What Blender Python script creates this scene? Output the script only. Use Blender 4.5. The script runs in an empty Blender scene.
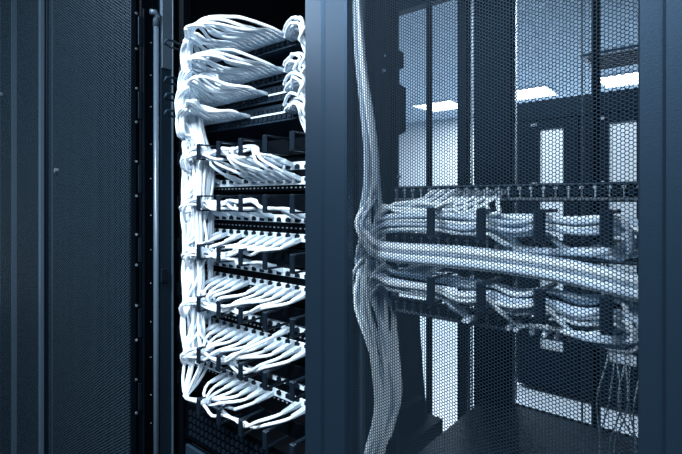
import bpy, math, random
import numpy as np
from mathutils import Vector

random.seed(7)
C = bpy.context.scene.collection
# ------------------------------------------------------------------ camera frame
F, VX, HY = 460.0, -210.0, 200.0
TH = math.atan((341 - VX) / F)
CT, ST = math.cos(TH), math.sin(TH)
CY, CH = -0.64, 1.30          # camera stands 0.64 m before the rack fronts (y = 0), 1.3 m up

def on_y(px, py, Y):
    """point of the vertical plane y = Y seen at photo pixel px, py (used to take measurements)"""
    r = (px - 341) / F; yc = Y - CY
    X = yc * (ST * r - CT) / (ST + CT * r)
    z = -CT * X + ST * yc
    return Vector((X, Y, CH - (py - HY) * z / F))

def on_z(px, py, Z):
    z = (CH - Z) * F / (py - HY); rt = (px - 341) / F * z
    return Vector((ST * rt - CT * z, CT * rt + ST * z + CY, Z))

cam = bpy.data.cameras.new('camera'); co = bpy.data.objects.new('camera', cam); C.objects.link(co)
cam.sensor_width = 36; cam.lens = F / 682 * 36; cam.shift_y = -(227 - HY) / 682
cam.clip_start = 0.02
co.location = (0, CY, CH); co.rotation_euler = (math.pi / 2, 0, math.pi / 2 - TH)
bpy.context.scene.camera = co

# ------------------------------------------------------------------ materials
def mat(name, col, rough=0.5, metal=0.0, noise=0.0, nscale=40, bump=0.0, spec=0.5, coat=0, tint=None):
    m = bpy.data.materials.new(name); m.use_nodes = True
    nt = m.node_tree; b = nt.nodes['Principled BSDF']
    b.inputs['Base Color'].default_value = (*col, 1); b.inputs['Roughness'].default_value = rough
    b.inputs['Metallic'].default_value = metal; b.inputs['Specular IOR Level'].default_value = spec
    if tint: b.inputs['Specular Tint'].default_value = (*tint, 1)
    if coat: b.inputs['Coat Weight'].default_value = coat
    tc = nt.nodes.new('ShaderNodeTexCoord')
    nz = nt.nodes.new('ShaderNodeTexNoise'); nz.inputs['Scale'].default_value = nscale
    nt.links.new(tc.outputs['Object'], nz.inputs['Vector'])
    if noise:
        mx = nt.nodes.new('ShaderNodeMix'); mx.data_type = 'RGBA'
        mx.inputs['A'].default_value = (*[c * (1 - noise) for c in col], 1)
        mx.inputs['B'].default_value = (*[min(1, c * (1 + noise)) for c in col], 1)
        nt.links.new(nz.outputs['Fac'], mx.inputs['Factor']); nt.links.new(mx.outputs['Result'], b.inputs['Base Color'])
    if bump:
        bp = nt.nodes.new('ShaderNodeBump'); bp.inputs['Strength'].default_value = bump; bp.inputs['Distance'].default_value = 0.001
        nt.links.new(nz.outputs['Fac'], bp.inputs['Height']); nt.links.new(bp.outputs['Normal'], b.inputs['Normal'])
    return m

def emit(name, col, s):
    m = bpy.data.materials.new(name); m.use_nodes = True; nt = m.node_tree
    nt.nodes.clear(); e = nt.nodes.new('ShaderNodeEmission'); o = nt.nodes.new('ShaderNodeOutputMaterial')
    e.inputs[0].default_value = (*col, 1); e.inputs[1].default_value = s; nt.links.new(e.outputs[0], o.inputs[0])
    return m

M = dict(
    frame=mat('dark_powder_coat', (0.0014, 0.0032, 0.0058), 0.5, 0.0, 0.15, 300, 0.15, spec=.18, tint=(.35, .62, 1.0)),
    stile=mat('blue_grey_powder_coat', (0.0050, 0.0115, 0.020), 0.40, 0.0, 0.12, 400, 0.15, spec=.7, tint=(.35, .62, 1.0)),
    black=mat('black_steel', (0.0008, 0.0015, 0.0026), 0.5, 0.0, 0.2, 200, spec=.06, tint=(.35, .62, 1.0)),
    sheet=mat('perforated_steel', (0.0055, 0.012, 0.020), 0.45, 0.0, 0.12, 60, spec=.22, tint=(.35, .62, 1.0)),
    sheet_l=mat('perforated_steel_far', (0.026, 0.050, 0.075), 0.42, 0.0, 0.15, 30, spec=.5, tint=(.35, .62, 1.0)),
    post=mat('grey_blue_rail', (0.05, 0.085, 0.125), 0.4, 0.3, 0.15, 60),
    steel=mat('brushed_steel', (0.45, 0.55, 0.65), 0.3, 0.9, 0.1, 200),
    plastic=mat('black_plastic', (0.004, 0.008, 0.014), 0.4, 0, 0.1, 50, spec=.3, tint=(.35, .62, 1.0)),
    cable=mat('white_cable_jacket', (0.72, 0.83, 0.93), 0.45, 0, 0.06, 30),
    boot=mat('pale_plug_boot', (0.42, 0.54, 0.65), 0.35, 0, 0.05, 80),
    rod=mat('light_rod', (0.07, 0.115, 0.165), 0.3, 0.2),
    cable2=mat('pale_blue_cable_jacket', (0.70, 0.84, 0.98), 0.45, 0, 0.08, 30),
    boot2=mat('blue_grey_boot', (0.62, 0.75, 0.88), 0.4, 0, 0.05, 80),
    cable2b=mat('darker_blue_cable_jacket', (0.42, 0.56, 0.72), 0.45, 0, 0.08, 30),  # darker variant used on some cables to set strands apart
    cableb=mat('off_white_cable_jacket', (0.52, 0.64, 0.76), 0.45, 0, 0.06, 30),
    cable3=mat('shaded_cable_jacket', (0.34, 0.47, 0.60), 0.45, 0, 0.1, 30),  # darkened colour carries the shade on the hanging bundle
    strip=mat('pale_label_strip', (0.60, 0.73, 0.84), 0.5, 0, 0.05, 60),
    switch=mat('switch_casing', (0.009, 0.020, 0.034), 0.45, 0.0, 0.15, 90, spec=.25, tint=(.35, .62, 1.0)),
    dot=mat('contact_grey', (0.35, 0.45, 0.55), 0.4, 0.5),
    wall=mat('white_wall_paint', (0.54, 0.63, 0.71), 0.7, 0, 0.03, 3, 0.1),
    ceil=mat('ceiling_tile', (0.44, 0.54, 0.64), 0.8, 0, 0.05, 20, 0.3),
    floor=mat('pale_floor_tile', (0.40, 0.49, 0.58), 0.35, 0, 0.05, 4),
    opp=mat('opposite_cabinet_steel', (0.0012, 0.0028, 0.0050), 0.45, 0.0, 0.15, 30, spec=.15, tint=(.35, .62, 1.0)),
    insert=mat('white_door_insert', (0.46, 0.55, 0.63), 0.4, 0, 0.03, 10),
    lamp=emit('lamp_diffuser', (0.86, 0.94, 1.0), 9.0),
)

# ------------------------------------------------------------------ helpers
class MB:
    def __init__(s): s.v = []; s.f = []
    def box(s, x0, x1, y0, y1, z0, z1, b=0.0):
        x0, x1 = sorted((x0, x1)); y0, y1 = sorted((y0, y1)); z0, z1 = sorted((z0, z1))
        n = len(s.v)
        if b <= 0:
            s.v += [(x0,y0,z0),(x1,y0,z0),(x1,y1,z0),(x0,y1,z0),(x0,y0,z1),(x1,y0,z1),(x1,y1,z1),(x0,y1,z1)]
            s.f += [tuple(n+i for i in q) for q in ((0,3,2,1),(4,5,6,7),(0,1,5,4),(1,2,6,5),(2,3,7,6),(3,0,4,7))]
        else:   # chamfered box
            b = min(b, (x1-x0)/2.01, (y1-y0)/2.01, (z1-z0)/2.01)
            X = (x0, x1); Y = (y0, y1); Z = (z0, z1); idx = {}
            for i in (0,1):
                for j in (0,1):
                    for k in (0,1):
                        sx, sy, sz = (1,-1)[i], (1,-1)[j], (1,-1)[k]
                        for a in range(3):
                            p = [X[i], Y[j], Z[k]]
                            for c, sg in ((0,sx),(1,sy),(2,sz)):
                                if c != a: p[c] += sg*b
                            idx[(i,j,k,a)] = len(s.v); s.v.append(tuple(p))
            g = lambda i,j,k,a: idx[(i,j,k,a)]
            for k in (0,1):
                s.f.append(tuple(g(i,j,k,2) for i,j in ((0,0),(1,0),(1,1),(0,1))))
                s.f.append(tuple(g(k,i,j,0) for i,j in ((0,0),(1,0),(1,1),(0,1))))
                s.f.append(tuple(g(i,k,j,1) for i,j in ((0,0),(1,0),(1,1),(0,1))))
            for i in (0,1):
                for j in (0,1):
                    s.f.append((g(i,j,0,0),g(i,j,0,1),g(i,j,1,1),g(i,j,1,0)))
                    s.f.append((g(i,0,j,0),g(i,0,j,2),g(i,1,j,2),g(i,1,j,0)))
                    s.f.append((g(0,i,j,1),g(0,i,j,2),g(1,i,j,2),g(1,i,j,1)))
                    for k in (0,1): s.f.append((g(i,j,k,0),g(i,j,k,1),g(i,j,k,2)))
        return s
    def cyl(s, c, r, h, axis=1, n=12, r2=None):
        r2 = r if r2 is None else r2; m = len(s.v)
        for t, rr in ((0, r), (h, r2)):
            for i in range(n):
                a = 2*math.pi*i/n; p = [0,0,0]
                p[axis] = t; p[(axis+1)%3] = rr*math.cos(a); p[(axis+2)%3] = rr*math.sin(a)
                s.v.append((c[0]+p[0], c[1]+p[1], c[2]+p[2]))
        for i in range(n):
            j = (i+1) % n; s.f.append((m+i, m+j, m+n+j, m+n+i))
        s.f.append(tuple(range(m, m+n))); s.f.append(tuple(range(m+n, m+2*n)))
        return s
    def prism_x(s, pts, x0, x1):       # outline in (y, z)
        m = len(s.v); n = len(pts)
        for x in (x0, x1): s.v += [(x, y, z) for y, z in pts]
        for i in range(n):
            j = (i+1) % n; s.f.append((m+i, m+j, m+n+j, m+n+i))
        s.f.append(tuple(range(m, m+n))); s.f.append(tuple(range(m+n, m+2*n)))
        return s
    def tube(s, pts, r, n=8, closed=False):
        P = [Vector(p) for p in pts]; m = len(s.v); N = len(P)
        up = None
        for i in range(N):
            t = (P[min(i+1, N-1)] - P[max(i-1, 0)]) if not closed else (P[(i+1) % N] - P[i-1])
            t.normalize()
            if up is None:
                up = t.cross(Vector((0.3, 0.2, 1)) if abs(t.z) < .8 else Vector((1, .2, .1))).normalized()
            up = (up - t * up.dot(t)).normalized(); w = t.cross(up)
            rr = r(i/(N-1)) if callable(r) else r
            for k in range(n):
                a = 2*math.pi*k/n; q = P[i] + up*(rr*math.cos(a)) + w*(rr*math.sin(a)); s.v.append(tuple(q))
        for i in range(N if closed else N-1):
            j = (i+1) % N
            for k in range(n):
                l = (k+1) % n; s.f.append((m+i*n+k, m+i*n+l, m+j*n+l, m+j*n+k))
        if not closed:
            s.f.append(tuple(range(m, m+n))); s.f.append(tuple(range(m+(N-1)*n, m+N*n)))
        return s
    def mesh(s, name, m, smooth=False):
        me = bpy.data.meshes.new(name); me.from_pydata(s.v, [], s.f); me.materials.append(m)
        import bmesh
        bm = bmesh.new(); bm.from_mesh(me); bmesh.ops.recalc_face_normals(bm, faces=bm.faces[:]); bm.to_mesh(me); bm.free()
        if smooth:
            me.polygons.foreach_set('use_smooth', [True]*len(me.polygons))
        return me
    def build(s, name, m, parent=None, smooth=False, label=None):
        return link(name, s.mesh(name, m, smooth), parent, label=label)

def link(name, me, parent=None, loc=None, label=None):
    o = bpy.data.objects.new(name, me); C.objects.link(o)
    if parent is not None: o.parent = parent
    if loc is not None: o.location = loc
    if label: o['label'] = label
    return o

def tag(o, label, cat, group=None, kind=None):
    o['label'] = label; o['category'] = cat
    if group: o['group'] = group
    if kind: o['kind'] = kind
    return o

def thing(name, label, cat, group=None):
    o = bpy.data.objects.new(name, None); C.objects.link(o); o.empty_display_size = .05
    return tag(o, label, cat, group)

def struct(name, mb, m):
    o = mb.build(name, m); o['kind'] = 'structure'; return o

def smooth_path(cps, step=0.012):
    P = [np.array(p, float) for p in cps]
    P = [2*P[0]-P[1]] + P + [2*P[-1]-P[-2]]
    out = []
    for i in range(1, len(P)-2):
        p0, p1, p2, p3 = P[i-1:i+3]
        L = np.linalg.norm(p2-p1); n = max(2, int(L/step))
        a = .5
        t0 = 0; t1 = t0+max(np.linalg.norm(p1-p0), 1e-5)**a; t2 = t1+max(L, 1e-5)**a; t3 = t2+max(np.linalg.norm(p3-p2), 1e-5)**a
        for k in range(n):
            t = t1+(t2-t1)*k/n
            A1 = (t1-t)/(t1-t0)*p0+(t-t0)/(t1-t0)*p1; A2 = (t2-t)/(t2-t1)*p1+(t-t1)/(t2-t1)*p2; A3 = (t3-t)/(t3-t2)*p2+(t-t2)/(t3-t2)*p3
            B1 = (t2-t)/(t2-t0)*A1+(t-t0)/(t2-t0)*A2; B2 = (t3-t)/(t3-t1)*A2+(t-t1)/(t3-t1)*A3
            out.append((t2-t)/(t2-t1)*B1+(t-t1)/(t2-t1)*B2)
    out.append(P[-2])
    return [tuple(p) for p in out]

# ------------------------------------------------------------------ perforated steel
def honeycomb(x0, x1, z0, z1, pitch, hole, name, m, thick=0.0, circle=False):
    """hexagonal web in the x-z plane: columns pitch*.866 apart, neighbours shifted by half a pitch"""
    cx = pitch*math.sqrt(3)/2
    nc = int((x1-x0)/cx); nr = int((z1-z0)/pitch)
    R = pitch/math.sqrt(3)
    ang = np.arange(6)*math.pi/3
    ox, oz = R*np.cos(ang), R*np.sin(ang); ix, iz = ox*hole, oz*hole
    I, J = np.meshgrid(np.arange(nc), np.arange(nr), indexing='ij')
    X = (x0+cx/2+I*cx).ravel(); Z = (z0+pitch/2+J*pitch+(I % 2)*pitch/2-pitch/4).ravel()
    n = len(X)
    layers = [(ox, oz, 0.0), (ix, iz, 0.0)] + ([(ix, iz, thick)] if thick else [])
    V = np.zeros((n, 6*len(layers), 3), np.float32)
    for l, (a, b, y) in enumerate(layers):
        V[:, l*6:(l+1)*6, 0] = X[:, None]+a; V[:, l*6:(l+1)*6, 2] = Z[:, None]+b; V[:, l*6:(l+1)*6, 1] = y
    k = np.arange(6); kn = (k+1) % 6; fs = []
    for l in range(len(layers)-1):
        fs.append(np.stack([l*6+k, l*6+kn, (l+1)*6+kn, (l+1)*6+k], 1))
    fs = np.concatenate(fs)
    Fi = (np.arange(n)[:, None, None]*(6*len(layers)) + fs[None]).reshape(-1)
    me = bpy.data.meshes.new(name)
    me.vertices.add(V.shape[0]*V.shape[1]); me.vertices.foreach_set('co', V.reshape(-1))
    nf = len(Fi)//4
    me.loops.add(len(Fi)); me.loops.foreach_set('vertex_index', Fi.astype(np.int32))
    me.polygons.add(nf); me.polygons.foreach_set('loop_start', np.arange(nf, dtype=np.int32)*4)
    me.update(calc_edges=True); me.materials.append(m)
    return me

# ------------------------------------------------------------------ the room
X0, X1, Y0, Y1, ZC = -7.0, 3.5, -2.2, 6.9, 2.75
struct('floor', MB().box(X0, X1, 1.0, Y1, -.1, 0), M['floor'])
struct('floor_front', MB().box(X0, X1, Y0, 1.0, -.1, 0), M['opp'])  # unseen front floor, made dark to cut light bounced onto the stiles
struct('ceiling', MB().box(X0, X1, Y0, Y1, ZC, ZC+.1), M['ceil'])
struct('wall_back', MB().box(X0, X1, Y1, Y1+.1, 0, ZC), M['wall'])
struct('wall_front', MB().box(X0, X1, Y0-.1, Y0, 0, ZC), M['opp'])
struct('wall_left', MB().box(X0-.1, X0, Y0, Y1, 0, ZC), M['wall'])
struct('wall_right', MB().box(X1, X1+.1, Y0, Y1, 0, ZC), M['wall'])
struct('baseboard_back', MB().box(X0, X1, Y1-.015, Y1, 0, .1), M['opp'])

def area(name, loc, sx, sy, power, rot=(0, 0, 0), col=(.88, .95, 1)):
    l = bpy.data.lights.new(name, 'AREA'); l.shape = 'RECTANGLE'; l.size = sx; l.size_y = sy; l.energy = power; l.color = col
    o = bpy.data.objects.new(name, l); C.objects.link(o); o.location = loc; o.rotation_euler = rot; return o

def ceiling_lamp(x, y, label, sx=.6, sy=1.2, power=45):
    t = thing('ceiling_light', label, 'ceiling light', 'ceiling light panels')
    t.location = (x, y, ZC)
    a, b = sx/2, sy/2; f = MB()
    for q in ((-a-.02, a+.02, -b-.02, -b), (-a-.02, a+.02, b, b+.02), (-a-.02, -a, -b, b), (a, a+.02, -b, b)):
        f.box(*q, -.02, 0)
    f.build('lamp_frame', M['strip'], t)
    MB().box(-a, a, -b, b, -.012, -.002).build('diffuser', M['lamp'], t)
    area('ceiling_light_glow', (x, y, ZC-.03), sx, sy, power)
    return t

# lamps: a row beyond the far cabinets (seen), one over each aisle
ceiling_lamp(-0.85, 5.75, 'square ceiling light nearest the dark ceiling vent', .62, .62, 70)
ceiling_lamp(-2.05, 5.75, 'square ceiling light above the white-striped cabinet doors, middle of its row', .62, .62, 70)
ceiling_lamp(-3.35, 5.75, 'square ceiling light showing as a small bright wedge between dark posts', .62, .62, 70)
for x, nm in ((-3.4, 'over the aisle behind the open rack'), (-1.2, 'over the aisle behind the mesh door rack')):
    ceiling_lamp(x, 1.8, 'square ceiling light ' + nm, .62, .62, 70)
for x, y, nm, p in ((-2.5, -1.45, 'before the closed mesh doors', 55), (-1.0, -1.5, 'before the open rack', 150), (0.75, -1.5, 'beside the viewer', 100)):
    ceiling_lamp(x, y, 'long ceiling light in the front aisle ' + nm, .4, 1.0, p)

# ceiling vent
t = thing('ceiling_vent', 'dark square slatted ceiling vent near a bright ceiling light', 'vent')
t.location = (-0.78, 4.75, ZC)
f = MB()
for q in ((-.33,.33,-.33,-.29), (-.33,.33,.29,.33), (-.33,-.29,-.29,.29), (.29,.33,-.29,.29)): f.box(*q, -.025, 0)
f.build('vent_frame', M['post'], t)
MB().box(-.29, .29, -.29, .29, -.004, -.001).build('backing', M['black'], t)
sl = MB()
for k in range(7): sl.box(-.29, .29, -.26+k*.08, -.225+k*.08, -.02, -.012)
sl.build('slats', M['frame'], t)

# ------------------------------------------------------------------ far row of cabinets
def far_cabinet(x0, label):
    t = thing('network_cabinet', label, 'cabinet', 'cabinets across the aisle'); t.location = (x0, 2.6, 0)
    w, h, d = .8, 1.97, .9
    MB().box(0, w, .03, d, .02, h, .004).build('body', M['opp'], t)
    MB().box(0, w, -.002, .03, 1.84, h, .003).build('header_panel', M['opp'], t)
    for i, c in enumerate((.235, .64)):
        a, b = i*.4+.004, i*.4+.396; z0, z1 = .06, 1.835
        g = MB()
        g.box(a, c-.074, 0, .028, z0, z1).box(c+.074, b, 0, .028, z0, z1)
        g.box(c-.074, c+.074, 0, .028, z0, .30).box(c-.074, c+.074, 0, .028, 1.78, z1)
        dr = g.build('door', M['opp'], t)
        MB().box(c-.074, c+.074, .012, .02, .30, 1.78).build('white_insert', M['insert'], dr, label='white door insert')
        for z in (1.80, 1.40, .5): MB().box(c-.13, c-.09, -.012, 0, z, z+.016, .003).build('hinge', M['steel'], dr)
        MB().box(c+.095, c+.11, -.02, 0, .95, 1.10, .004).build('handle', M['plastic'], dr)
    return t
far_cabinet(-1.12, 'dark cabinet across the aisle with two white-striped doors')
for k, nm in enumerate(('second', 'third', 'fourth')):
    far_cabinet(-.32+.8*k, 'dark cabinet across the aisle with white-striped doors, %s in its row' % nm)

# ------------------------------------------------------------------ racks
H = 2.36
def rack_shell(name, label, x0, x1, left=True, right=True, back=True):
    t = thing(name, label, 'server rack', 'row of server racks')
    MB().box(x0, x1, .02, 1.0, H-.03, H, .003).build('top_panel', M['frame'], t)
    MB().box(x0, x1, .03, 1.0, 0.0, .06, .003).build('plinth', M['black'], t)
    if left: MB().box(x0, x0+.008, .16 if not right else .02, 1.0, .06, H-.03).build('side_panel', M['black'], t)
    if right: MB().box(x1-.008, x1, .03, 1.0, .06, H-.03).build('side_panel', M['black'], t)
    if back: MB().box(x0+.01, x1-.01, .985, 1.0, .06, H-.03).build('rear_door', M['black'], t)
    return t

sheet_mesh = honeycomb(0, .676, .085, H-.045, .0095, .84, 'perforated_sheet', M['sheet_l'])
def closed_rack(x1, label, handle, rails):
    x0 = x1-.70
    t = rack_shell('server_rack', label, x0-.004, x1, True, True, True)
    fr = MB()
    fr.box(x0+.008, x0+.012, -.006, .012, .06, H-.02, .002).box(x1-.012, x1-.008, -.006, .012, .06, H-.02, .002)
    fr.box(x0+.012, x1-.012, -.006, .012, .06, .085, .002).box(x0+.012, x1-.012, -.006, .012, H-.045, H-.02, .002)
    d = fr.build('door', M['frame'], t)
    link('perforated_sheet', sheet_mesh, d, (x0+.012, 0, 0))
    for z in handle: MB().cyl((x1-.60, -.008, z), .008, .012, 1, 14).build('lock_screw', M['steel'], d, smooth=False)
    # frame posts seen through the perforation
    for px0, px1, m in ((x1-.245-.66, x1-.20-.66, 'post'),):
        pass
    for a, b, yy, m in rails: MB().box(on_y(a, 0, yy).x, on_y(b, 0, yy+.02).x, yy, yy+.02, .06, H-.03).build('mounting_rail', M[m], t)
    MB().box(x0+.10, x1-.10, .35, .9, .3, 1.1, .003).build('equipment_block', M['black'], t)
    return t
closed_rack(-1.325+.008-.002, 'dark rack with closed perforated door next to the open cabling rack', (CH+.11,), ((55, 56.2, .10, 'post'), (60, 61.2, .10, 'post'), (66, 84, .12, 'frame')))
closed_rack(-2.028, 'dark rack with closed perforated door at the end of the row', (CH+.5,), ((38.5, 46, .04, 'rod'), (12, 16, .05, 'post')))

# --- open cabling rack
XL, XR = -1.3135, -.64
mid = rack_shell('server_rack', 'open rack without a door, full of white patch cables', XL, XR, True, False, False)
def yfor(px, x):
    r = (px-341)/F; return x*(ST+CT*r)/(ST*r-CT)+CY
f1 = MB().box(XL, XL+.010, .013, yfor(153, XL+.01), .06, H-.03, .002)
fp = f1.build('front_frame', M['black'], mid)
# pressed slots and screws down the frame
def z_at(x, y, py):
    z = -CT*x + ST*(y-CY); return CH-(py-HY)*z/F
for py in (16, 51, 90, 123, 162, 196, 234, 264, 304, 338, 377, 410):
    MB().cyl((XL+.010, yfor(136.5, XL+.012), z_at(XL, .016, py)), .0035, .003, 0, 10).build('screw', M['steel'], fp)
for a, b in ((51, 16), (123, 90), (196, 162), (264, 234), (338, 304), (410, 377)):
    MB().box(XL+.0095, XL+.012, yfor(138, XL+.01), yfor(141.5, XL+.01), z_at(XL, .03, a-3), z_at(XL, .03, b+3), .001).build('slot_plate', M['plastic'], fp)
MB().box(XL+.008, XL+.016, yfor(143.5, XL+.016), yfor(145, XL+.016), .06, z_at(XL, .04, 12)).build('seal_strip', M['frame'], fp)
for py in (45, 77, 108, 145, 179, 215, 249, 282, 320, 355, 392, 420):
    MB().cyl((XL+.010, yfor(151, XL+.012), z_at(XL, .06, py)), .0018, .002, 0, 8).build('rivet', M['dot'], fp)
YR = yfor(156.3, XL+.018)
rod = MB().tube([(XL+.018, YR, .06), (XL+.018, YR, z_at(XL+.018, YR, 27))], .0078, 12).build('locking_rod', M['rod'], mid, True)
MB().tube([(XL+.018, YR, z_at(XL, YR, 28)), (XL+.02, YR, z_at(XL, YR, 18)), (XL+.021, YR-.006, z_at(XL, YR, 15)), (XL+.021, YR-.018, z_at(XL, YR, 16))], .0095, 10).build('rod_hook', M['rod'], rod, True)
ya, yb, yc_ = yfor(160, XL+.018), yfor(171, XL+.022), yfor(173, XL+.022)
MB().box(XL+.004, XL+.022, ya, yc_, .06, H-.03, .002).build('side_post', M['stile'], mid)
MB().box(XL, XL+.012, yfor(152.5, XL+.01), ya+.01, .06, H-.03).build('frame_web', M['black'], mid)
MB().box(XL+.0225, XL+.026, ya+.002, yb, z_at(XL, .11, 72), H-.05, .001).build('cover_plate', M['post'], mid, label='lighter blue-grey cover plate')
MB().box(XL+.0225, XL+.028, yb+.001, yc_, .06, H-.03, .001).build('post_lip', M['post'], mid)
MB().box(XL+.0225, XL+.030, ya-.002, (ya+yb)/2, z_at(XL, .1, 280), z_at(XL, .1, 267), .001).build('latch_block', M['plastic'], mid)
# rear structure of the open rack
MB().box(XL+.01, -1.12, .985, 1.0, .06, H-.03).build('rear_panel', M['black'], mid)
def post_box(p0, p1, ya, yb, z0=.06, b=.003):
    return MB().box(on_y(p0, 0, ya).x, on_y(p1, 0, yb).x, ya, yb, z0, H-.03, b)
post_box(425.5, 433, .99, 1.01).build('rear_rail', M['black'], mid)
post_box(457, 471, .99, 1.03).build('rear_post', M['frame'], mid)
MB().box(XL+.01, XR, .95, 1.0, 2.07, 2.16, .003).build('rear_beam', M['frame'], mid)
for x in (-1.225, -.697):
    MB().box(x-.012, x+.012, .094, .12, .06, H-.03, .002).build('mounting_rail', M['black'], mid)
# side baffle between the open rack and the mesh-door rack
def Yp(px, x=-.655):
    r = (px-341)/F; yc = x*(ST+CT*r)/(ST*r-CT); return yc+CY
prof = [(397, 0), (397, 50), (402, 53), (402, 68), (398, 70), (398, 84), (404, 88), (404, 132), (397, 136), (397, 300), (398, 454)]
pts = []
for px, py in prof:
    y = Yp(px); pts.append((y, z_at(-.655, y, py)))
pts = [(y, min(z, 2.3)) for y, z in pts]; pts[0] = (pts[0][0], 2.3); pts[-1] = (pts[-1][0], .1)
MB().prism_x([(.17, 2.3)] + pts + [(.17, .1)], -.662, -.650).build('cable_baffle', M['frame'], mid)
for y, m in ((.20, 'post'), (.27, 'frame'), (.33, 'frame')):
    MB().box(-.650, -.638, y, y+.012, .1, 2.3, .001).build('baffle_rib', M[m], mid)
for y, z in ((.30, 1.62), (.36, 1.36), (.31, 1.66)):
    MB().cyl((-.650, y, z), .004, .012, 0, 10).build('baffle_stud', M['dot'], mid)

# --- rack with the mesh door
XA, XB = -.64, .035
rr = thing('server_rack', 'rack closed by a large hexagon-perforated door at the right', 'server rack', 'row of server racks')
MB().box(XA, XB, .02, 1.0, H-.03, H, .003).build('top_panel', M['frame'], rr)
MB().box(XA, XB, .03, 1.0, 0.0, .06, .003).build('plinth', M['black'], rr)
MB().box(XB-.008, XB, .02, 1.0, .06, H-.03).build('side_panel', M['black'], rr)
def stile(name, prof, m, par):
    mb = MB(); n = len(prof)
    for z in (.06, H-.02): mb.v += [(x, y, z) for x, y in prof]
    for i in range(n):
        j = (i+1) % n; mb.f.append((i, j, n+j, n+i))
    mb.f.append(tuple(range(n))); mb.f.append(tuple(range(n, 2*n)))
    return mb.build(name, m, par)
XS0, XS1, XS2 = on_y(306, 200, 0).x, on_y(346, 200, 0).x, on_y(638, 200, 0).x
dd = bpy.data.objects.new('door', None); C.objects.link(dd); dd.parent = rr
stile('hinge_stile', [(XS0, .02), (XS0, -.002), (XS0+.002, -.004), (XS0+.044, -.006), (XS0+.049, -.001), (XS1-.004, -.0005), (XS1, .003), (XS1, .02)], M['stile'], dd)
stile('lock_stile', [(XS2, .02), (XS2, .001), (XS2+.002, -.001), (XS2+.024, -.001), (XS2+.028, -.010), (XB-.004, -.012), (XB, -.008), (XB, .02)], M['stile'], dd)
MB().box(XS1-.004, XS2+.004, -.002, .02, .06, .12, .002).build('bottom_rail', M['stile'], dd)
MB().box(XS1-.004, XS2+.004, -.002, .02, H-.08, H-.02, .002).build('top_rail', M['stile'], dd)
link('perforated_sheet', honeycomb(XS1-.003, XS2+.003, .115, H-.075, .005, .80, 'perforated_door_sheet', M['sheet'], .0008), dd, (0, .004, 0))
# rear posts, shelf
post_box(473.5, 515.5, .992, 1.03).build('rear_post', M['frame'], rr)
post_box(471.3, 473, .993, .997, .06, 0).build('bright_line_strip', M['steel'], rr)  # pale strip stands for light leaking between the rear posts
post_box(515.3, 517.2, .993, .997, .60, 0).build('bright_line_strip', M['steel'], rr)
post_box(591, 601, .992, 1.02).build('rear_door_stile', M['black'], rr)
post_box(581.5, 583.3, .993, .996, .06, 0).build('lock_bar', M['post'], rr)
MB().box(XA, XB, .95, 1.0, 2.12, 2.2, .003).build('rear_beam', M['frame'], rr)
for x in (-.534, -.045):
    MB().box(x-.006, x+.006, .15, .175, .06, H-.03, .002).build('mounting_rail', M['black'], rr)

ZT = CH-.716
sh = thing('rack_shelf', 'wide dark shelf deck low inside the mesh-door rack', 'shelf')
MB().box(-.667, .02, .24, .985, ZT-.004, ZT).build('deck', M['frame'], sh)
MB().box(-.667, .02, .24, .246, ZT-.05, ZT-.0045).build('front_lip', M['frame'], sh)
MB().box(-.667, -.661, .2465, .985, ZT-.05, ZT-.0045).build('side_lip', M['frame'], sh)
MB().box(-.667, .02, .9855, .99, ZT-.05, ZT+.004).build('rear_lip', M['frame'], sh)

# ------------------------------------------------------------------ rack-mounted units of the open rack
PX0, PX1, PY = -1.215, -.695, .093
SWZ = [1.667, 1.592, 1.549, 1.503]
NP = 30; PITCH = .0163
def port_x(i): return PX0+.03+i*PITCH
port_sw = MB().box(-.0062, .0062, -.0015, .003, -.005, .005).mesh('switch_port', M['plastic'])
latch = MB().box(-.0045, .0045, -.0075, -.0015, .0052, .0078).mesh('port_latch', M['switch'])
names = ['topmost', 'second', 'third', 'lowest']
for r, z in enumerate(SWZ):
    t = thing('network_switch', '%s of the four stacked dark switches under white cable loops' % names[r], 'network switch', 'stacked network switches')
    hh = (.021, .019, .019, .021)[r]
    MB().box(PX0+.012, PX1-.008, PY, .42, z-hh, z+hh, .0015).build('casing', M['switch'], t)
    MB().box(PX0-.012, PX1+.012, PY-.003, PY-.0005, z-hh, z+hh).build('front_plate', M['switch'], t)
    used = (26, 27, 22, 18)[r]
    for i in range(NP-1):
        two = i >= used
        link('port', port_sw, t, (port_x(i), PY-.004, z-(.010 if two else .004)))
        if two: link('port', port_sw, t, (port_x(i), PY-.004, z+.008))
        else: link('port_latch', latch, t, (port_x(i), PY-.004, z-.019))
    if used < 26:
        MB().box(port_x(used)-.006, port_x(28)+.006, PY-.0055, PY-.003, z-.003, z+.001).build('light_bar', M['strip'], t, label='pale strip between two port rows')
    MB().box(PX0+.02, PX1-.02, PY-.012, PY-.003, z-hh-.001, z-hh+.002).build('lower_lip', M['switch'], t)

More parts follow.
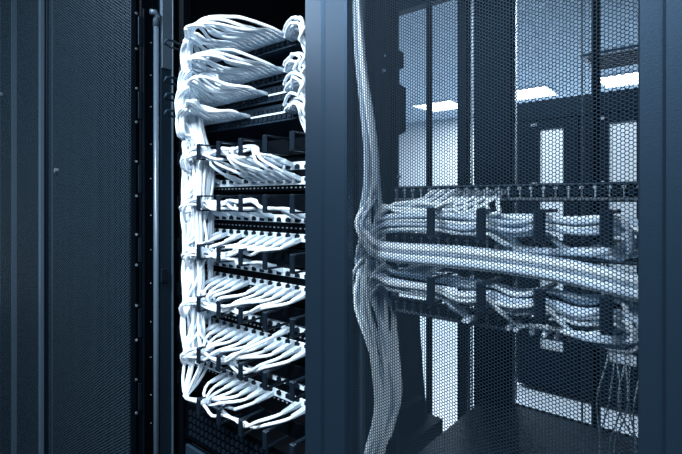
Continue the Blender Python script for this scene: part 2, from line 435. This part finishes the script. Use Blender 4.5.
# patch panels
panels = [  # (name of the panel, z of upper strip, z of lower strip)
    ('just under the switches', 1.377, 1.343), ('second from the top', 1.257, 1.215),
    ('third from the top', 1.134, 1.0996), ('fourth from the top', 1.012, .974), ('lowest of the five', .886, .849)]
port_pp = MB().box(-.0065, .0065, -.002, .003, -.0042, .0042).box(-.003, .003, -.002, .003, .0042, .0065).mesh('panel_port', M['plastic'])
port_px = [PX0+.03+.030*i for i in range(17)]
for nm, za, zb in panels:
    t = thing('patch_bay', 'patch panel with pale port strips, %s' % nm, 'patch panel', 'patch panels of the open rack')
    MB().box(PX0-.012, PX1+.012, PY, PY+.02, zb-.022, za+.022, .001).build('panel_plate', M['black'], t)
    for z in (za, zb):
        MB().box(PX0+.01, PX1-.01, PY-.004, PY-.0005, z-.009, z+.009, .001).build('label_strip', M['strip'], t, label='pale label strip')
        for x in port_px: link('port', port_pp, t, (x, PY-.0055, z+(.003 if z == zb else -.003)))
    zz = (za+zb)/2 if za-zb > .038 else zb-.0145
    dm = MB()
    for k in range(34): dm.box(PX0+.02+k*.0145, PX0+.0245+k*.0145, PY-.002, PY-.0005, zz-.0014, zz+.0014)
    o = dm.build('contact_row', M['dot'], t)

# horizontal managers with rings
RX = [-1.008+.0835*k for k in range(5)]
RZ = [1.420, 1.292, 1.170, 1.040, .912, .785]
ring_mb = MB()
ring_mb.box(-.0070, .0070, -.022, -.016, -.020, .020, .002)
ring_mb.box(-.0045, .0045, -.016, .050, .016, .020, .0015)
ring_mb.box(-.0045, .0045, -.016, .050, -.020, -.016, .0015)
ring_mb.box(-.0065, .0065, -.0165, -.010, .014, .020, .002)
ring = ring_mb.mesh('cable_ring', M['plastic'])
ords = ['topmost', 'second', 'third', 'fourth', 'fifth', 'lowest']
for k, z in enumerate(RZ):
    t = thing('cable_manager', '%s black cable manager with five rings on the open rack' % ords[k], 'cable manager', 'ringed cable managers of the open rack')
    MB().box(PX0-.012, PX1+.012, PY-.010, PY-.006, z-.019, z+.019, .001).build('back_plate', M['black'], t)
    for x in RX: link('cable_ring', ring, t, (x, PY-.061, z))

# side finger brackets at the left of the cable loops
for k, py in enumerate((42, 78, 94, 110)):
    z = z_at(-1.2, .05, py+3)
    g = MB().tube([(-1.31, .16, z+.01), (-1.22, .13, z+.006), (-1.165, .03, z), (-1.158, .012, z-.004), (-1.165, .010, z-.014), (-1.175, .03, z-.014), (-1.225, .145, z-.008)], .0032, 8)
    tag(g.build('cable_hook', M['switch'], None, True), 'dark finger hook beside the cable loops, %s of four' % ords[k].replace('fourth', 'lowest'), 'cable hook', 'cable finger hooks')

# low dark equipment below the cabling
t = thing('network_switch', 'black rack unit with rows of tiny ports below the lowest white cables', 'network switch')
MB().box(PX0+.012, PX1-.008, PY+.02, .60, .615, .700, .002).build('casing', M['black'], t)
MB().box(PX0-.012, PX1+.012, PY+.012, PY+.0195, .605, .705).build('front_plate', M['black'], t)
for zz in (.685, .665, .645, .625):
    for i in range(24): link('port', port_pp, t, (PX0+.03+i*.0195, PY+.009, zz))
t = thing('server', 'dark equipment block at the bottom of the open rack', 'server')
MB().box(PX0+.012, PX1-.008, PY+.02, .72, .30, .590, .002).build('casing', M['black'], t)
for k in range(6): MB().box(PX0-.01, PX1+.01, PY+.010, PY+.0195, .305+k*.048, .345+k*.048, .002).build('drive_tray', M['switch'], t)
t = thing('server', 'dark deep equipment tower seen through the mesh left of the pale strip', 'server')
dp = [(Yp(px, -.745), z_at(-.745, Yp(px, -.745), py)) for px, py in ((419, 306), (421, 340), (424.5, 390), (427, 410), (434, 445), (440, 470))]
MB().prism_x([(.42, .10), (.42, dp[0][1])] + dp + [(dp[-1][0], .10)], -.90, -.745).build('casing', M['frame'], t)

# ------------------------------------------------------------------ white patch cables
def tube_obj(name, cps, r, m, parent=None, step=.012, n=7):
    return MB().tube(smooth_path(cps, step), r, n).build(name, m, parent, True)
bootm = {}
def boot_mesh(key, m):
    if key not in bootm:
        b = MB(); n = 10
        b.box(-.0058, .0058, -.004, .010, -.0042, .0042, .001)
        b.tube([(0, -.004, 0), (0, -.012, 0), (0, -.026, 0)], lambda u: .0062-.0022*u, n)
        bootm[key] = b.mesh('plug_'+key, m, False)
    return bootm[key]
def plug(par, pos, aim, key='white', m='boot'):
    """boot at a port, its tail pointing along aim (a direction away from the port)"""
    o = link('plug', boot_mesh(key, M[m]), par, pos)
    d = Vector(aim).normalized(); o.rotation_mode = 'QUATERNION'
    o.rotation_quaternion = Vector((0, -1, 0)).rotation_difference(d)
    return o

U = random.uniform
rows = [  # ring row, strip z, ring z, count, strip words
    (0, 1.377, 8, 'first pale port strip'), (0, 1.343, 8, 'second pale port strip'),
    (1, 1.257, 8, 'third pale port strip'), (2, 1.215, 9, 'fourth pale port strip'),
    (2, 1.134, 5, 'fifth pale port strip'), (3, 1.0996, 11, 'sixth pale port strip'),
    (4, 1.012, 2, 'seventh pale port strip'), (4, .974, 12, 'eighth pale port strip'),
    (5, .849, 9, 'lowest cabled port strip')]
dest = []
for rk, zs_, cnt, words in rows:
    xs = sorted(random.sample(port_px[-12:], cnt))
    for x in xs: dest.append((rk, zs_, x, words))
cap = [27, 26, 22, 18]
src = []
for r in range(4):
    for i in range(4, cap[r]): src.append((r, port_x(i)))
spare = []
while len(src) > len(dest):
    q = random.choice(src); src.remove(q); spare.append(q)
# shallow ports of a switch feed the higher strips
dest_sorted = dest[:]; 
src_order = src[:]
blocks = {}
TX, TY = -1.078, .056
hidden = [(z, x) for _, z, _, _ in rows for x in port_px[1:5]]; random.shuffle(hidden)
def in_disc():
    while True:
        a, b = U(-1, 1), U(-1, 1)
        if a*a+b*b < 1: return a, b
for ci, ((r, xs_), (rk, zp, xp, words)) in enumerate(list(zip(src, dest_sorted)) + [(q, (random.choice((1, 2, 3, 3, 4)), 0, None, '')) for q in spare]):
    Zr = SWZ[r]; zring = RZ[rk]
    u, v = in_disc()
    depth_f = (xs_-PX0)/(PX1-PX0)          # 0 left .. 1 right
    lr = U(.50, 1.05); lift = (.070, .068, .066, .050)[r]*(.35+.65*depth_f)*lr+.005
    xt, yt = TX+.058*u, TY+.026*v
    fan = U(-.004, .004)
    out_y = .014-.055*(1.05-lr)/.55+U(-.006, .006)-.01*depth_f
    P = [(xs_, PY-.03, Zr+.006), (xs_-.006, PY-.048, Zr+.012)]
    if xs_ > -.93:
        P += [(xs_-.045-.02*depth_f, .012+U(-.008, .008), Zr+lift*.55+fan)]
        xm = max(-.93, xs_-.17)
        if xs_ > -.88: P += [((xs_+xm)/2-.03, out_y+.008, Zr+lift*.8+fan)]
        P += [(xm-.03, out_y, Zr+lift)]
    oy = max(out_y, -.010)+.010
    xl = (-1.052, -1.068, -1.076, -1.072)[r]+.022*u+U(-.006, .006)
    P += [(-1.016+.014*u, (oy+max(out_y, -.02))/2, Zr+lift*(.86)+.004),
          (xl, oy+.004, Zr+lift*.35), (xl-.006, oy+.012, Zr-.035)]
    if r < 3: P += [((xl*2+xt)/3-.01, .03+.014*v, (Zr-.035+1.47)/2)]
    P += [((xl+xt)/2, (yt+.025)/2, 1.465+.01*v), (xt, yt, 1.40)]
    # down the trunk
    z = 1.33; ztop = zring+.05
    while z > ztop+.04:
        P.append((xt+U(-.008, .008), yt+U(-.004, .004), z)); z -= .075
    if xp is None:
        hz, hx = hidden.pop(); P = [p for p in P if p[2] > hz+.05]
        P += [((xt+hx)/2, .066, hz+.025), (hx, PY-.028, hz)]
        c = tube_obj('patch_cable', P, .0038, M['cable'])
        tag(c, 'white patch cable from the %s switch running down into the vertical trunk' % names[r], 'cable', 'white trunk cables of %s switch' % names[r])
        plug(c, (xs_, PY-.008, Zr+.004), (-.1, -1, .12)); plug(c, (hx, PY-.010, hz), (0, -1, 0))
        continue
    yr = .040+U(-.018, .022); zr = zring+U(-.011, .011); cxr = U(-.5, .5)
    if rk == 5: zr -= .002
    if random.random() < .45 and rk < 5:   # loops below the rings and comes back up at the left
        q = U(-.012, .022); h = U(.6, 1.5); P += [((xt-1.08)/2+q/2, .045, zring-.004), (-1.082+q, .024, zring-.034*h), (-1.077+q, .010, zring-.015*h), (-1.040+q/2, .012, zr+.002)]
    else:
        P += [((xt-1.075)/2, (yt+.01)/2, zring+.035), (-1.070+U(-.008, .01), .014, zring+.008)]
    up = zp > zring
    k = 0
    reach = .060 if rk in (0, 1) else .078
    for k, x in enumerate(RX):
        if x > xp-reach and k > 0: break
        P.append((x, yr+U(-.003, .003), zr+U(-.004, .004)))
        if k < 4 and RX[k+1] <= xp-reach:
            P.append((x+.043, yr+U(-.006, .006), zr+U(-.007, .007)-(.007 if rk > 2 else 0)))
    lastx = P[-1][0]
    s = 1 if up else -1
    bx, bz = -.020, -s*.016; zp -= s*.007
    P += [((lastx+xp)/2-.004, min(yr, .03), zr+(zp-zr)*.45), (xp+bx, PY-.040, zp+bz)]
    end = (xp+bx*.45, PY-.026, zp+bz*.45); P.append(end)
    lab = 'white patch cable from the %s switch to the %s' % (names[r], words)
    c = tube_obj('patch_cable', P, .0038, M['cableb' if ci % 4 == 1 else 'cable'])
    tag(c, lab, 'cable', 'white cables of %s switch and %s' % (names[r], words))
    plug(c, (xs_, PY-.008, Zr+.004), (-.1, -1, .12))
    plug(c, (xp, PY-.010, zp), (bx*.8, -.026, bz*.8)).scale = (1.3, 1.25, 1.3)

# short white cables at the right end of the switches
for r in range(4):
    for k in range(5):
        x = port_x(28-k//3)+.003*(k % 3)-.003; z = SWZ[r]+(.008 if k % 2 else -.006)
        xx = -.668+U(-.006, .010)
        P = [(x, PY-.03, z), (x+.010, PY-.040, z+.002), ((x+xx)/2, .045+U(-.010, .010), z+U(.004, .018)), (xx, .040+U(-.012, .012), z-.008),
             (xx-.006+U(-.014, .006), .040+U(-.01, .012), z-.028), (xx+U(-.004, .006), .05+U(-.01, .012), z-.050), (-.655, .07, z-.10), (-.650, .10, 1.36+U(0, .03))]
        c = tube_obj('patch_cable', P, .0034, M['cable'])
        tag(c, 'short white patch cable curling down at the right end of the %s switch' % names[r], 'cable', 'short white cables at right end of %s switch' % names[r])
        plug(c, (x, PY-.008, z), (0, -1, 0))

# ------------------------------------------------------------------ mesh-door rack: panels, rings, cables
QX0, QX1, QY = -.505, -.055, .135
def rpanel(label, z, ports, pale):
    t = thing('patch_bay', label, 'patch panel', 'patch panels behind the mesh door')
    mb = MB().box(QX0-.01, QX1+.012, QY, QY+.010, z-.016, z+.014, .001)
    mb.build('panel_plate', M['black'], t)
    MB().box(QX0, QX1, QY-.004, QY-.0005, z-.014, z-.009, .001).build('lower_edge', M['steel'], t)
    MB().box(QX0, QX1, QY-.003, QY-.0005, z+.010, z+.013, .001).build('upper_edge', M['post'], t)
    for i in range(24):
        link('port', port_r, t, (QX0+.014+i*.0185, QY-.004, z))
        link('port_divider', div_r, t, (QX0+.0048+i*.0185, QY-.003, z))
    return t
port_r = MB().box(-.0062, .0062, -.001, .003, -.0055, .0055, .001).mesh('jack_opening', M['plastic'])
div_r = MB().box(-.0010, .0010, -.002, .002, -.009, .009).box(-.003, .003, -.003, .002, .004, .008).mesh('jack_divider', M['dot'])
ZU, ZM, ZL = 1.313, 1.222, 1.093
rpanel('upper patch panel with a long row of ports behind the mesh door', ZU, 0, 0)
rpanel('middle patch panel half hidden by cables behind the mesh door', ZM, 0, 0)
rpanel('lower patch panel under the cable loops behind the mesh door', ZL, 0, 0)

QR = [on_y(px, 200, .060).x for px in (432, 482, 540, 607)]
QR.append(2*QR[-1]-QR[-2])
ring2_mb = MB()
ring2_mb.box(-.0085, .0085, -.060, -.054, -.025, .025, .003)
ring2_mb.box(-.0060, .0060, -.054, .020, .019, .024, .0015)
ring2_mb.box(-.0060, .0060, -.054, .020, -.024, -.019, .0015)
ring2 = ring2_mb.mesh('cable_ring_wide', M['plastic'])
ZRU, ZRL = 1.262, 1.146
for z, nm in ((ZRU, 'upper'), (ZRL, 'lower')):
    t = thing('cable_manager', '%s black cable manager with rings behind the mesh door' % nm, 'cable manager', 'cable managers behind the mesh door')
    MB().box(QX0-.01, QX1+.012, QY-.003, QY+.001, z-.005, z+.005, .001).build('back_bar', M['black'], t)
    for x in QR[:]: link('cable_ring', ring2, t, (x, QY-.022, z))

VXC, VYC = -.566, .155      # vertical bundle at the left of the rack
def vert_down(x, y, z0):
    """path from z0 down the vertical bundle, as the photo shows it swelling and drawing together"""
    out = []; u, v = in_disc()
    ph = U(0, 6.3)
    for z, cx, w in ((1.19, -.578, .058), (1.13, -.577, .060), (1.08, -.574, .058), (.995, -.555, .042), (.91, -.541, .028), (.865, -.543, .022), (.80, -.560, .019), (.75, -.575, .018), (.55, -.578, .018), (.30, -.58, .016), (.08, -.58, .016)):
        if z < z0-.03: out.append((cx+w*u+.007*math.sin(ph+z*17)+U(-.003, .003), VYC+w*.5*v, z))
    return out
def root(k, z0):
    """first part of a run: every third one rises from the hanging bundle, the rest come from the rear"""
    if k % 3 == 0: return list(reversed(vert_down(0, 0, z0)))
    u, v = in_disc()
    return [(-.585+.02*u, .62, z0+.06+.04*v), (-.592+.025*u, .42, z0+.03+.04*v), (-.594+.03*u, .24, z0+.01+.03*v)]
def vert_up(first):
    u, v = in_disc(); out = []
    for z, cx, w in ((2.25, -.642, .008), (2.0, -.636, .008), (1.80, -.630, .009), (1.62, -.620, .012), (1.50, -.602, .015), (1.40, -.588, .018), (1.32, -.588, .022), (1.25, -.590, .034)):
        out.append((cx+w*u+U(-.002, .002), VYC+.01+w*.7*v, z))
    return out

# strands that come down from the top of the rack
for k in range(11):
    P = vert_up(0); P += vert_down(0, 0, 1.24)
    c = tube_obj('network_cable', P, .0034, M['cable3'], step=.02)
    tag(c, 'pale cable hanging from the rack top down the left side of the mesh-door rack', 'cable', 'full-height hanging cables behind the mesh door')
# one stray strand bowing out
P = [(-.600, .15, 1.62), (-.585, .15, 1.52), (-.572, .15, 1.44), (-.568, .15, 1.38), (-.575, .15, 1.32), (-.592, .16, 1.25), (-.60, .16, 1.15), (-.585, .16, 1.0), (-.55, .16, .88), (-.56, .16, .70), (-.58, .16, .3)]
tag(tube_obj('network_cable', [(-.63, .16, 2.2), (-.622, .16, 1.8)]+P, .0032, M['cable2'], step=.02), 'single pale cable bowing out to the right of the hanging bundle', 'cable')

def start_left(zs, zo):
    """from the vertical bundle round into a horizontal run whose left end is at height zo"""
    return
def horiz(points):
    return points
# upper run through the rings, looping at the right and coming back to the middle panel
for k in range(15):
    a, b = in_disc(); yy = .094+.020*a; zz = ZRU+.018*b
    P = [(-.520+U(-.008, .008), yy+.02, zz-.012), (-.490, yy+.005, zz-.004)]
    nloop = k % 3 != 0
    last = 4 if nloop else random.choice((2, 3))
    for i, x in enumerate(QR[:last]):
        P.append((x, yy+U(-.002, .002), zz+U(-.003, .003)))
        if i < last-1: P.append(((x+QR[i+1])/2, yy+U(-.004, .004), zz+U(-.004, .004)-.002))
    if nloop:
        e = U(.018, .050)
        P += [(QR[3]+e*.8, yy-.01, zz-.004), (QR[3]+e, yy-.005, zz-.020), (QR[3]+e*.55, yy+.005, zz-.036)]
        xp = QX0+.014+.0185*random.randint(11, 19)
        P += [(QR[3]-.02, yy+.005, ZM+.004+U(-.006, .006)), (max(xp+.02, QR[3]-.12), QY-.030, ZM+U(-.003, .003)), (xp, QY-.016, ZM)]
    else:
        xp = QR[last-1]+U(.03, .05)
        P += [(QR[last-1]+.022, yy+.002, zz-.016), (xp, QY-.016, ZM)]
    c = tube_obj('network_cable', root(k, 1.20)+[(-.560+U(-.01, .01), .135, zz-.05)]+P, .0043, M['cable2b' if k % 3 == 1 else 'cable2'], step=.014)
    tag(c, 'pale cable in the upper ringed run behind the mesh door', 'cable', 'upper ringed run of pale cables')
    plug(c, (xp, QY-.008, ZM), (0, -1, 0), 'blue', 'boot2')

# strands that run just under the upper panel and plug into it
for k in range(13):
    yy = .088+.005*(k % 3)
    if k < 8:
        xp = QX0+.014+.0185*(k+4)
        zz = ZU-.020-.0045*(k % 4)
        P = [(-.548, .12, ZRU-.050), (-.530, .108, ZRU-.012+U(-.006, .006)), (-.505, yy, ZRU+.016+.004*(k % 4)), (-.475, yy, zz), (xp-.045, yy, zz+U(-.002, .002)), (xp-.006, QY-.036, ZU-.012), (xp, QY-.018, ZU-.003)]
    else:
        xp = QX0+.014+.0185*(k-1)
        P = [(-.545, .12, ZRU-.03), (-.50, .10, ZRU+.006), (QR[0], .092, ZRU+.012), (QR[1]-.03, .085, ZRU+.012), (xp+.012, .082, ZRU+.018), (xp+.006, .092, ZU-.022), (xp, QY-.02, ZU-.003)]
    c = tube_obj('network_cable', root(k, 1.20)+P, .0038, M['cable2'], step=.014)
    tag(c, 'pale cable curving up into the left end of the upper patch panel', 'cable', 'pale cables plugged into the upper panel')
    plug(c, (xp, QY-.008, ZU), (0, -1, -.3), 'blue', 'boot2')

# thick free run crossing between the two ringed runs
for k in range(20):
    a, b = in_disc(); yy = .078+.022*a; o = .016*b
    P = [(-.600+.02*a, .14, 1.30), (-.588+.02*a, .13, 1.255), (-.565, .11, 1.225+o), (-.525, .092+.01*a, 1.206+o), (-.46, yy, 1.203+o), (-.36, yy, 1.204+o*1.1), (-.26, yy, 1.202+o),
         (-.18, yy+.004, 1.196+o), (-.10, yy+.008, 1.184+o), (-.035, yy+.012, 1.170+o), (.005, yy+.03, 1.12+o), (.010, .14, 1.0), (.008, .15, .7)]
    if k % 10 == 0: P = vert_up(0)[:7] + P[1:]
    else:
        P = root(k, 1.14) + [(-.592+.02*a, .145, 1.17)] + P[2:]
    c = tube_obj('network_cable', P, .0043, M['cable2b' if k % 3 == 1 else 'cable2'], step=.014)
    tag(c, 'pale cable in the thick free run between the two ringed runs', 'cable', 'thick middle run of pale cables')

# lower run through the rings, looping back to the lower panel
for k in range(15):
    a, b = in_disc(); yy = .094+.020*a; zz = ZRL+.019*b
    P = [(-.525+U(-.008, .008), yy+.02, zz+.006), (-.495, yy+.005, zz+.002)]
    nloop = k % 4 != 0
    last = 4 if nloop else random.choice((1, 2, 3))
    for i, x in enumerate(QR[:last]):
        P.append((x, yy+U(-.002, .002), zz+U(-.003, .003)))
        if i < last-1: P.append(((x+QR[i+1])/2, yy+U(-.006, .004), zz+U(-.010, .004)-.003))
    if nloop:
        e = U(.018, .050)
        P += [(QR[3]+e*.8, yy-.01, zz-.004), (QR[3]+e, yy-.005, zz-.022), (QR[3]+e*.5, yy, zz-.036)]
        xp = QX0+.014+.0185*random.randint(12, 20)
        P += [(QR[3]-.03, yy-.01, ZL+.014), (max(xp+.015, QR[3]-.09), QY-.032, ZL+.012), (xp, QY-.016, ZL)]
    else:
        xp = QR[last-1]+U(.03, .05)
        P += [(QR[last-1]+.022, yy+.002, zz-.02), (xp, QY-.016, ZL)]
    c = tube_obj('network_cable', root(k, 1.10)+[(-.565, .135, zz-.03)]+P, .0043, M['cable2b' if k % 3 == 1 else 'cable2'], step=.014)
    tag(c, 'pale cable in the lower ringed run behind the mesh door', 'cable', 'lower ringed run of pale cables')
    plug(c, (xp, QY-.008, ZL), (0, -1, 0), 'blue', 'boot2')

# thin strands dangling far inside at the right
for k in range(7):
    x = -.215+.012*k; y = .55
    P = [(x+U(-.01, .01), y, 1.05), (x+U(-.01, .01), y+.02, .95), (x+U(-.025, .02), y, .84), (x+U(-.02, .02), y+.01, .74), (x+U(-.03, .03), y, .66), (x+U(-.05, .05), y+.02, ZT+.006)]
    P = [(x, y, 1.25)] + P
    c = tube_obj('network_cable', P, .0019, M['cable2'], step=.02, n=6)
    tag(c, 'thin cable dangling onto the shelf at the far right inside the mesh-door rack', 'cable', 'thin dangling cables over the shelf')

# ------------------------------------------------------------------ light, world, exposure
w = bpy.data.worlds.new('world'); bpy.context.scene.world = w; w.use_nodes = True
w.node_tree.nodes['Background'].inputs[0].default_value = (.3, .4, .55, 1); w.node_tree.nodes['Background'].inputs[1].default_value = .02
vs = bpy.context.scene.view_settings
vs.view_transform = 'Standard'; vs.look = 'None'; vs.gamma = 1; vs.use_curve_mapping = False; vs.exposure = 0.0
cy = bpy.context.scene.cycles
cy.max_bounces = 6; cy.diffuse_bounces = 3; cy.glossy_bounces = 3; cy.use_denoising = True; cy.denoiser = 'OPENIMAGEDENOISE'; cy.denoising_input_passes = 'RGB_ALBEDO_NORMAL'
